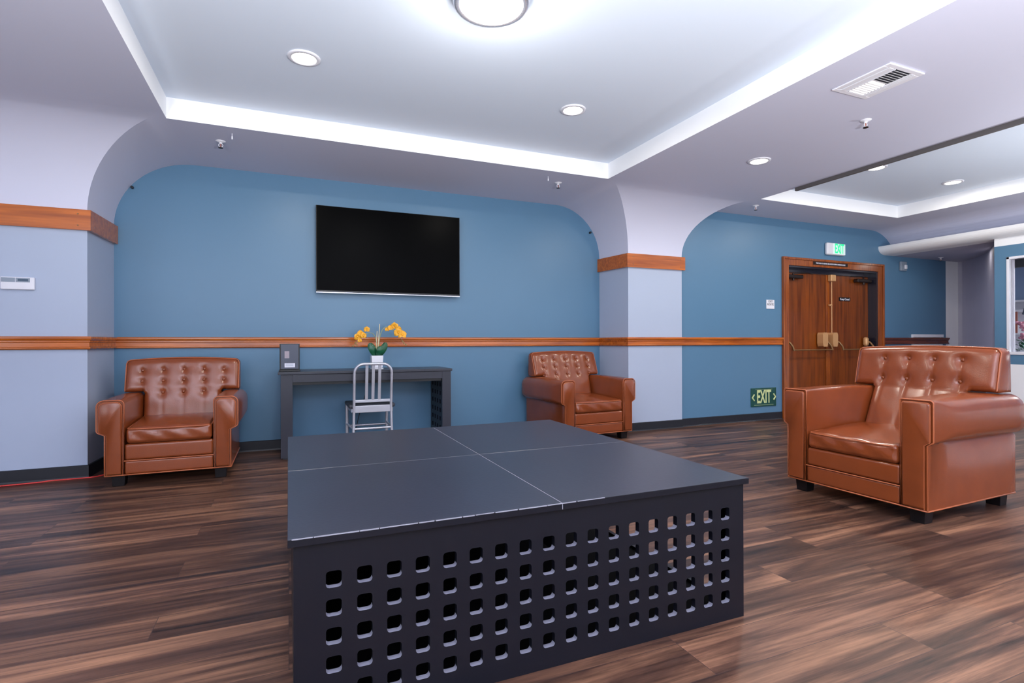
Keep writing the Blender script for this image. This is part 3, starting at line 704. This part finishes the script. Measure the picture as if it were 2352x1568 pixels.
# ================================================================ ORCHID
oc = thing('potted_orchid', 'yellow artificial orchid in a square white pot on the desk', 'plant', (0.800, 5.33, 0.773))
m = MB()
for z0, z1, w0, w1 in ((0.0, 0.010, .056, .056), (0.016, 0.130, .050, .056)):
    m.add([(-w0,-w0,z0),(w0,-w0,z0),(w0,w0,z0),(-w0,w0,z0),(-w1,-w1,z1),(w1,-w1,z1),(w1,w1,z1),(-w1,w1,z1)], [(0,3,2,1),(4,5,6,7),(0,1,5,4),(1,2,6,5),(2,3,7,6),(3,0,4,7)])
m.box(-.044, .044, -.044, .044, 0.010, 0.016)
m.build('pot', M_plast, oc, bevel=0.003)
def leafm(base, tip, width, bend=(0, -0.02, 0)):
    base, tip, bend = Vector(base), Vector(tip), Vector(bend); n = 16; L, R_, Mi = [], [], []
    ax = tip-base; side = ax.cross(Vector((0, 1, 0))).normalized()
    for i in range(n+1):
        t = i/n; q_ = (0.08+0.92*t)**1.35; w = width*math.sqrt(max(0, 1-(2*q_-1)**2)); p = base+ax*t+bend*math.sin(PI*t)
        L.append(p-side*w); R_.append(p+side*w); Mi.append(p+Vector((0, 0.008, 0)))
    m = MB(); V = L+Mi+R_; k = n+1
    F = [(i, k+i, k+i+1, i+1) for i in range(n)]+[(k+i, 2*k+i, 2*k+i+1, k+i+1) for i in range(n)]
    m.add(V, F, 0, True); o = m.build('leaf', M_leaf, oc)
    s = o.modifiers.new('thickness', 'SOLIDIFY'); s.thickness = 0.003
leafm((-0.015, -0.02, 0.12), (-0.075, -0.03, 0.255), 0.036)
leafm((0.01, -0.03, 0.12), (0.035, -0.055, 0.225), 0.036)
leafm((0.025, 0.0, 0.12), (0.095, 0.01, 0.26), 0.032)
m = MB(); m.tube([(-0.010, 0, 0.11), (0.005, 0, 0.37)], 0.004, 6); m.build('stake', M_stake, oc)
m = MB(); m.tube([(0.006, 0, 0.11), (0.030, 0, 0.44)], 0.004, 6); m.build('stake', M_stake, oc)
def bez(p, n=16):
    p = [Vector(q) for q in p]
    return [sum((p[k]*(math.comb(3, k)*(1-t)**(3-k)*t**k) for k in range(4)), Vector()) for t in [i/n for i in range(n+1)]]
s1 = bez([(0.0, 0, 0.12), (0.02, 0, 0.42), (-0.08, 0, 0.40), (-0.215, -0.02, 0.23)])
s2 = bez([(0.015, 0, 0.12), (0.02, 0, 0.50), (0.12, 0, 0.48), (0.275, -0.02, 0.24)])
for s in (s1, s2): m = MB(); m.tube(s, 0.0028, 6, rad=[0.0045-0.0025*i/16 for i in range(17)]); m.build('stem', M_stem, oc)
def flower(c, rot, r=0.034):
    m = MB(); R = Matrix.Rotation(rot[2], 3, 'Z') @ Matrix.Rotation(rot[0], 3, 'X'); c = Vector(c)
    for k, (a, w, l) in enumerate(((90, .42, 1.0), (215, .42, 1.0), (325, .42, 1.0), (160, .62, .95), (20, .62, .95))):
        a = math.radians(a); d = Vector((math.cos(a), 0, math.sin(a))); s = Vector((-math.sin(a), 0, math.cos(a))); n = 6; V = []
        for i in range(n+1):
            t = i/n; ww = w*math.sin(PI*min(1, t*0.94+0.06))**0.7*r
            p = d*t*l*r+Vector((0, -0.01*math.sin(PI*t)+0.004*k/5, 0))
            V += [c+R@(p-s*ww), c+R@(p+Vector((0, -0.003, 0))), c+R@(p+s*ww)]
        F = [(3*i, 3*i+1, 3*i+4, 3*i+3) for i in range(n)]+[(3*i+1, 3*i+2, 3*i+5, 3*i+4) for i in range(n)]
        m.add(V, F, 0, True)
    m.rbox(c.x-.007, c.x+.007, c.y-.016, c.y-.002, c.z-.008, c.z+.008, .006, k=1, q=2)
    m.build('flower', M_petal, oc)
for c, r in (((-0.155, -.02, .345), .030), ((-0.185, -.03, .315), .034), ((-0.128, -.02, .325), .028), ((-0.165, -.02, .280), .022), ((-0.095, -.01, .385), .026),
             ((0.135, 0, .40), .028), ((0.175, -.01, .42), .034), ((0.205, -.03, .355), .038), ((0.245, -.03, .335), .038), ((0.215, -.01, .385), .030), ((0.100, 0, .385), .020)):
    flower(c, (random.uniform(-.4, .2), 0, random.uniform(-.6, .6)), r*1.25)
for c in ((-0.205, -.02, .255), (-0.225, -.02, .225), (-0.19, -.02, .235), (0.265, -.02, .25), (0.285, -.02, .235), (0.25, -.02, .27)):
    m = MB(); x, y, z = c; m.rbox(x-.007, x+.007, y-.006, y+.006, z-.010, z+.010, .006, k=1, q=3); m.build('bud', M_bud, oc)

# ================================================================ ALUMINIUM CHAIR (its back to the viewer)
mc = thing('side_chair', 'brushed aluminium chair with dark seat tucked under the desk', 'chair', (0.722, 5.035, 0))
hw, zt, rr = 0.168, 0.835, 0.085
def by(z): return 0.02-0.055*max(0, (z-0.45)/0.4)+0.0*z     # back leans a little to the viewer
pts = [(-hw-0.012, 0.0, 0.0), (-hw-0.004, 0.015, 0.25), (-hw, 0.02, 0.45), (-hw, by(0.6), 0.6), (-hw, by(zt-rr), zt-rr)]
for i in range(1, 8):
    a = PI/2*i/7; pts.append((-hw+rr*(1-math.cos(a)), by(zt-rr+rr*math.sin(a)), zt-rr+rr*math.sin(a)))
pts += [(-p[0], p[1], p[2]) for p in reversed(pts)]
m = MB(); m.tube(pts, 0.0165, 12, rad=[(0.013, 0.0175)]*len(pts)); m.build('back_frame', M_alu, mc)
for x in (-0.058, 0, 0.058):
    m = MB(); m.box(x-0.0135, x+0.0135, -0.005, 0.005, 0, zt-0.475-0.005); o = m.build('slat', M_alu, mc, bevel=0.003)
    o.location = (0, by(0.48), 0.478); o.rotation_euler = (math.atan2(0.055, 0.4), 0, 0)
m = MB(); m.box(-hw+0.005, hw-0.005, by(0.48)-0.008, by(0.48)+0.008, 0.478, 0.504); m.build('lower_back_rail', M_alu, mc, bevel=0.003)
m = MB(); m.box(-hw+0.008, hw-0.008, 0.012, 0.030, 0.385, 0.448); m.build('rear_apron', M_alu, mc, bevel=0.003)
for s in (-1, 1): m = MB(); m.box(s*(hw+0.012)-0.008, s*(hw+0.012)+0.008, 0.03, 0.40, 0.385, 0.42); m.build('side_apron', M_alu, mc, bevel=0.003)
m = MB(); m.rbox(-0.212, 0.212, 0.045, 0.44, 0.421, 0.460, 0.018, k=4); m.build('seat_pad', M_pad, mc)
for s in (-1, 1):
    m = MB(); m.tube([(s*0.195, 0.40, 0.43), (s*0.192, 0.41, 0.2), (s*0.190, 0.42, 0.0)], 0.0155, 10); m.build('front_leg', M_alu, mc)
    m = MB(); m.tube([(s*(hw+0.003), 0.015, 0.238), (s*0.192, 0.41, 0.235)], 0.010, 8); m.build('side_stretcher', M_alu, mc)
m = MB(); m.tube([(-hw, 0.013, 0.238), (hw, 0.013, 0.238)], 0.010, 8); m.build('stretcher', M_alu, mc)
m = MB(); m.tube([(-0.19, 0.405, 0.215), (0.19, 0.405, 0.215)], 0.010, 8); m.build('stretcher', M_alu, mc)

# cables
m = MB(); cp = [(-2.6, 4.93), (-1.93, 4.955), (-1.70, 4.975), (-1.63, 5.0), (-1.45, 5.0), (-1.36, 5.02), (-1.30, 5.12), (-1.27, 5.25)]
def smooth(pts, n=6):
    P = [Vector(p) for p in pts]; out = []
    for i in range(len(P)-1):
        a, b, c, d = P[max(i-1, 0)], P[i], P[i+1], P[min(i+2, len(P)-1)]
        for k in range(n):
            t = k/n; out.append(0.5*((2*b)+(c-a)*t+(2*a-5*b+4*c-d)*t*t+(3*b-a-3*c+d)*t**3))
    return out+[P[-1]]
m.tube(smooth([(x, y, 0.0055) for x, y in cp]), 0.005, 8); tag(m.build('extension_cable', M_red), 'red cable lying along the left baseboard', 'cable')
m = MB(); m.tube(smooth([(0.74, 5.54, 0.64), (0.72, 5.56, 0.50), (0.66, 5.56, 0.30), (0.60, 5.55, 0.10), (0.45, 5.48, 0.006), (0.30, 5.46, 0.005)]), 0.004, 6); tag(m.build('power_cord', M_black), 'thin black cord hanging behind the aluminium chair', 'cord')

# ================================================================ LEATHER ARMCHAIRS
def profile_arm(W, aw, roll, za, zb, zr, inset=0.0, soft=0.02, rt=None, rb=None):
    """cross-section (x, z) of the right arm: x from inner face to outer roll"""
    xi, xo = W/2-aw+inset, W/2-inset; xr = xo+roll; zt = za-inset; z0 = zb+inset*0.6
    def arc(cx, cz, r, a0, a1, n=6): return [(cx+r*math.cos(math.radians(a0+(a1-a0)*i/n)), cz+r*math.sin(math.radians(a0+(a1-a0)*i/n))) for i in range(n+1)]
    P = [(xi, z0), (xo, z0), (xo, zr-0.015)]
    rt = rt or soft*1.4; rb = rb or soft*0.8
    P += arc(xr-rb, zr+rb, rb, -80, 0, 6)
    P += arc(xr-rt, zt-rt, rt, 0, 90, 8)
    P += arc(xi+soft, zt-soft, soft, 90, 180)
    return P
def armchair(label, loc, rz, W, D, za, zt, aw, roll, soft, zc=0.42, zr0=0.185, zr1=0.305, yb=0.50, yt=0.60, ym=None, cols=5, crown=0.02, bz=(), legh=0.085, bw=0.0, pitch=0.148, pleat=1.0):
    t = thing('armchair', label, 'armchair', loc, rz, 'brown leather armchairs')
    zb = legh; wi = W/2-aw
    # arms, front at y=0, running back
    Pf = profile_arm(W, aw, roll, za, zb, za-0.235, 0.0, soft); n = len(Pf)
    Pr = profile_arm(W, aw, roll+0.022, za, zb, za-0.245, 0.0, soft+0.01, 0.085, 0.075)
    for s in (1, -1):
        rowsY = [(0.0, 0.94), (0.006, 0.985), (0.016, 1.0), (0.04, 1.0), (0.08, 1.0), (0.14, 1.0), (0.22, 1.0), (0.45, 1.0), (D-0.10, 1.0), (D-0.02, 0.97), (D, 0.9)]
        cx = W/2-aw/2+roll*0.3; czz = (za+zb)/2; V = []
        for y, k in rowsY:
            f_ = min(1, max(0, (y-0.012)/0.19)); f_ = f_*f_*(3-2*f_)
            for (x, z), (x2_, z2_) in zip(Pf, Pr):
                kk = k; x += (x2_-x)*f_; z += (z2_-z)*f_
                xx = cx+(x-cx)*(1-(1-kk)*0.8); zz = czz+(z-czz)*(1-(1-kk)*0.15)
                zz += (0.012*math.sin(PI*min(1, y/D)) if z > za-0.06 else 0)
                V.append((s*xx, y, zz))
        F = [(i*n+j, i*n+(j+1) % n, (i+1)*n+(j+1) % n, (i+1)*n+j) for i in range(len(rowsY)-1) for j in range(n)]
        F += [tuple(range(n)), tuple(range((len(rowsY)-1)*n, len(rowsY)*n))]
        m = MB(); m.add(V, F, 0, True); arm = m.build('arm', M_leather, t, recalc=True)
        wn = arm.modifiers.new('split', 'EDGE_SPLIT'); wn.split_angle = math.radians(50)
        # raised front panel and its welt
        Pi = profile_arm(W, aw, roll, za, zb, za-0.235, 0.014, soft)
        m = MB(); k = len(Pi); c2 = (sum(p[0] for p in Pi)/k, sum(p[1] for p in Pi)/k)
        V = []
        for y, sc in ((0.01, 1.0), (-0.008, 1.0), (-0.014, 0.97), (-0.0165, 0.90)):
            V += [(s*(c2[0]+(x-c2[0])*(1 if sc == 1 else sc+0.0)), y, c2[1]+(z-c2[1])*(1 if sc == 1 else 1-(1-sc)*0.3)) for x, z in Pi]
        F = [(i*k+j, i*k+(j+1) % k, (i+1)*k+(j+1) % k, (i+1)*k+j) for i in range(3) for j in range(k)]+[tuple(range(3*k, 4*k))]
        m.add(V, F, 0, True); fpn = m.build('arm_front', M_leather, arm, recalc=True)
        es = fpn.modifiers.new('split', 'EDGE_SPLIT'); es.split_angle = math.radians(55)
        m = MB(); m.tube([(s*x, -0.004, z) for x, z in Pf], 0.0042, 6, closed=True)
        m.tube([(s*x, -0.010, z) for x, z in Pi], 0.0032, 6, closed=True)
        m.build('piping', M_pipe, arm)
    # base with two padded front rails
    m = MB(); m.box(-wi-0.001, wi+0.001, 0.03, D-0.03, zb+0.003, zr1-0.02); base = m.build('base', M_leather, t)
    m = MB(); m.rbox(-wi+0.002, wi-0.002, -0.004, 0.05, zr0+0.002, zr1, 0.018, k=4); m.build('upper_rail', M_leather, base)
    m = MB(); m.rbox(-wi+0.002, wi-0.002, -0.004, 0.05, zb+0.002, zr0-0.002, 0.014, k=4); m.build('lower_rail', M_leather, base)
    m = MB(); m.tube([(-wi, -0.006, zr0), (wi, -0.006, zr0)], 0.004, 6)
    ow = W/2
    m.tube([(-ow, -0.006, zb), (ow, -0.006, zb), (ow+0.002, 0.0, zb), (ow+0.002, D-0.02, zb), (-ow-0.002, D-0.02, zb), (-ow-0.002, 0.0, zb)], 0.0045, 6, closed=True)
    m.build('piping', M_pipe, base)
    m = MB(); m.box(-W/2+0.01, W/2-0.01, D-0.045, D-0.012, zb+0.003, za-0.02); m.build('rear_panel', M_leather, t, bevel=0.008)
    # seat cushion
    def seatfn(p):
        u = p.x/wi; v = (p.y-0.0)/yb
        if p.z > (zc+zr1)/2:
            p.z += 0.022*(1-u*u)*math.sin(PI*min(1, max(0, v)))+0.03*max(0, v)
            p.z += 0.0025*math.sin(9*u+5*v)
        f = max(0, 1-(p.y+0.02)/0.05)
        p.y += f*(0.004*math.sin(u*11+p.z*60)+0.003*math.sin(u*23-p.z*40))-0.012*f*(1-u*u)*math.sin(PI*min(1, max(0, (p.z-zr1)/(zc-zr1))))
        return p
    m = MB(); m.rbox(-wi+0.012, wi-0.012, -0.012, yb+0.06, zr1+0.001, zc, 0.026, k=18, q=4, fn=seatfn); seat = m.build('seat_cushion', M_leather, t)
    m = MB()
    for z in (zc-0.012,):
        L = [(-wi+0.02, yb), (-wi+0.017, 0.02), (-wi+0.035, -0.006)]+[(-wi+0.035+(2*wi-0.07)*i/10, -0.012-0.010*(1-((i-5)/5)**2)) for i in range(1, 10)]+[(wi-0.035, -0.006), (wi-0.017, 0.02), (wi-0.02, yb)]
        m.tube([(x, y, z+0.022*(1-(x/wi)**2)*math.sin(PI*max(0, y)/yb)+0.03*max(0, y)/yb+0.004) for x, y in L], 0.004, 6)
    m.build('piping', M_pipe, seat)
    # tufted back: masked grid, wide above the arms, narrow between them
    za2 = za+0.012; zlow = zc+0.01; WS = W; W = W+bw
    if ym is None: ym = yb+(yt-yb)*(za2-zlow)/(zt-zlow)
    dx = 0.0125; nx = int(round(W/dx/2))*2; dx = W/nx; xsn = [-W/2+dx*i for i in range(nx+1)]
    nlo = max(4, int((za2-zlow)/0.0125)); nhi = int((zt-za2)/0.0125)
    zsn = [zlow+(za2-zlow)*i/nlo for i in range(nlo)]+[za2+(zt-za2)*i/nhi for i in range(nhi+1)]
    wl_ = wi-0.004
    inside = lambda i, j: (abs(xsn[i]) <= wl_+1e-6) if j < nlo else True
    bxs = [(c-(cols-1)/2)*pitch for c in range(cols)]
    ptsb = [(x, z) for z in bz for x in bxs]
    def crow(x, z): return z+(crown*(1-(2*x/W)**2) if z > za2 else 0)*((z-za2)/(zt-za2) if z > za2 else 0)
    def edge(x, z):
        if z >= za2: d = min(W/2-abs(x), zt-z, (z-za2) if abs(x) > wl_ else 9, math.hypot(max(0, 0), 9))
        else: d = min(wl_-abs(x), 9)
        return max(0, d)
    def front(x, z):
        k = (z-zlow)/(zt-zlow); y = (yb+(ym-yb)*(z-zlow)/(za2-zlow)) if z < za2 else ym+(yt-ym)*(z-za2)/(zt-za2)
        rr_ = 0.045; d = min(edge(x, z)/rr_, 1); y += rr_*0.8*(1-math.sqrt(max(0, 1-(1-d)**2)))
        y -= 0.012*math.sin(PI*min(1, max(0, k)))
        for cx in bxs:   # pleats running down from the buttons
            zz = max(0, min(1, (bz[0]+0.03-z)/0.03)) if bz else 0
            y += pleat*0.010*math.exp(-((x-cx)/0.013)**2)*(0.35+0.65*math.exp(-max(0, min(abs(z-b) for b in bz)-0.0)/0.04))*zz*(1 if abs(cx) < wl_-0.02 or z > za2 else 0)
            pass
        for bx_, bz_ in ptsb:
            r2 = (x-bx_)**2+(z-bz_)**2; y += 0.009*math.exp(-r2/0.00025)+0.009*math.exp(-r2/0.0016)
        y += 0.0012*math.sin(31*x+17*z)*math.sin(23*z-11*x)
        return y
    def rear(x, z):
        k = (z-zlow)/(zt-zlow); y = D-0.012
        d = min(edge(x, z)/0.05, 1)
        if z < za2: d = 1
        return y-0.05*(1-math.sqrt(max(0, 1-(1-d)**2)))-0.03*max(0, k-0.6)
    vf, vr = {}, {}; V = []; F = []; edges = {}
    for j in range(len(zsn)):
        for i in range(nx+1):
            if inside(i, j) or (j == nlo):
                x, z = xsn[i], zsn[j]; z2 = crow(x, z)
                cr = 0.035; ex, ez = W/2-abs(x), zt-z      # round the top corners
                xx = x
                if ex < cr and ez < cr:
                    px, pz = cr-ex, cr-ez; mxx = max(px, pz); L_ = math.hypot(px, pz)
                    if L_ > 1e-9: s_ = mxx/L_; xx = math.copysign(W/2-cr+px*s_, x); z2 -= (pz-pz*s_)
                vf[i, j] = len(V); V.append((xx, front(x, z), z2)); vr[i, j] = len(V); V.append((xx, rear(x, z), z2))
    for j in range(len(zsn)-1):
        for i in range(nx):
            q = [(i, j), (i+1, j), (i+1, j+1), (i, j+1)]
            if all(c in vf for c in q):
                F.append(tuple(vf[c] for c in q)); F.append(tuple(vr[c] for c in reversed(q)))
                for a in range(4):
                    e_ = (q[a], q[(a+1) % 4]); r_ = (e_[1], e_[0])
                    if r_ in edges: del edges[r_]
                    else: edges[e_] = 1
    for a, b in edges: F.append((vf[b], vf[a], vr[a], vr[b]))
    m = MB(); m.add(V, F, 0, True); back = m.build('backrest', M_leather, t)
    es = back.modifiers.new('split', 'EDGE_SPLIT'); es.split_angle = math.radians(62)
    for bx_, bz_ in ptsb:
        if bz_ < za2 and abs(bx_) > wl_-0.03: continue
        y = front(bx_, bz_)-0.009; zb_ = crow(bx_, bz_); m = MB(); m.rbox(bx_-.011, bx_+.011, y-.008, y+.008, zb_-.011, zb_+.011, .0078, k=1, q=3); m.build('button', M_leather, back)
    # welt around the wide upper part of the back
    def pz(x, z): return (x, front(x, z)-0.002, crow(x, z))
    top = [(-W/2+0.004+0.03*0, za2+0.01)]+[(-W/2+0.004, za2+(zt-za2-0.03)*i/6) for i in range(1, 7)]+[(-W/2+0.014, zt-0.010)]
    top += [(-W/2+0.03+(W-0.06)*i/14, zt-0.004) for i in range(15)]
    top += [(-x, z) for x, z in reversed(top[:8])]
    m = MB(); m.tube([pz(x, z) for x, z in top], 0.0042, 6); m.build('piping', M_pipe, back)
    W = WS
    # block legs
    lw = 0.085
    for lx in (-W/2+0.03, W/2-0.03-lw):
        for ly in (0.03, D-0.03-lw):
            m = MB(); tp = 0.006; zt_ = zb+0.004
            m.add([(lx+tp, ly+tp, 0), (lx+lw-tp, ly+tp, 0), (lx+lw-tp, ly+lw-tp, 0), (lx+tp, ly+lw-tp, 0), (lx, ly, zt_), (lx+lw, ly, zt_), (lx+lw, ly+lw, zt_), (lx, ly+lw, zt_)],
                  [(0,3,2,1),(4,5,6,7),(0,1,5,4),(1,2,6,5),(2,3,7,6),(3,0,4,7)]); m.build('leg', M_leg, t, bevel=0.002)
    return t
armchair('brown leather armchair beside the left pilaster', (-0.805, 4.60, 0), 0, 0.795, 0.80, 0.622, 0.893, 0.115, 0.048, 0.032,
         yb=0.50, yt=0.60, cols=5, bz=(0.800, 0.717, 0.628), bw=0.03, pitch=0.147, pleat=0.6)
armchair('brown leather armchair tucked beside the right pilaster behind the platform', (2.966, 4.722, 0), math.radians(3.5), 0.835, 0.83, 0.640, 0.910, 0.115, 0.043, 0.032,
         yb=0.54, yt=0.69, cols=5, bz=(0.83, 0.75, 0.67), bw=0.01, pitch=0.147, pleat=0.0)
armchair('large brown leather armchair in the right foreground with square arms', (3.248, 2.255, 0), math.radians(-88.5), 0.87, 0.94, 0.700, 0.985, 0.140, 0.030, 0.012,
         zc=0.425, zr0=0.195, zr1=0.315, yb=0.58, ym=0.715, yt=0.765, cols=4, bz=(0.900, 0.765), crown=0.015, pitch=0.158)
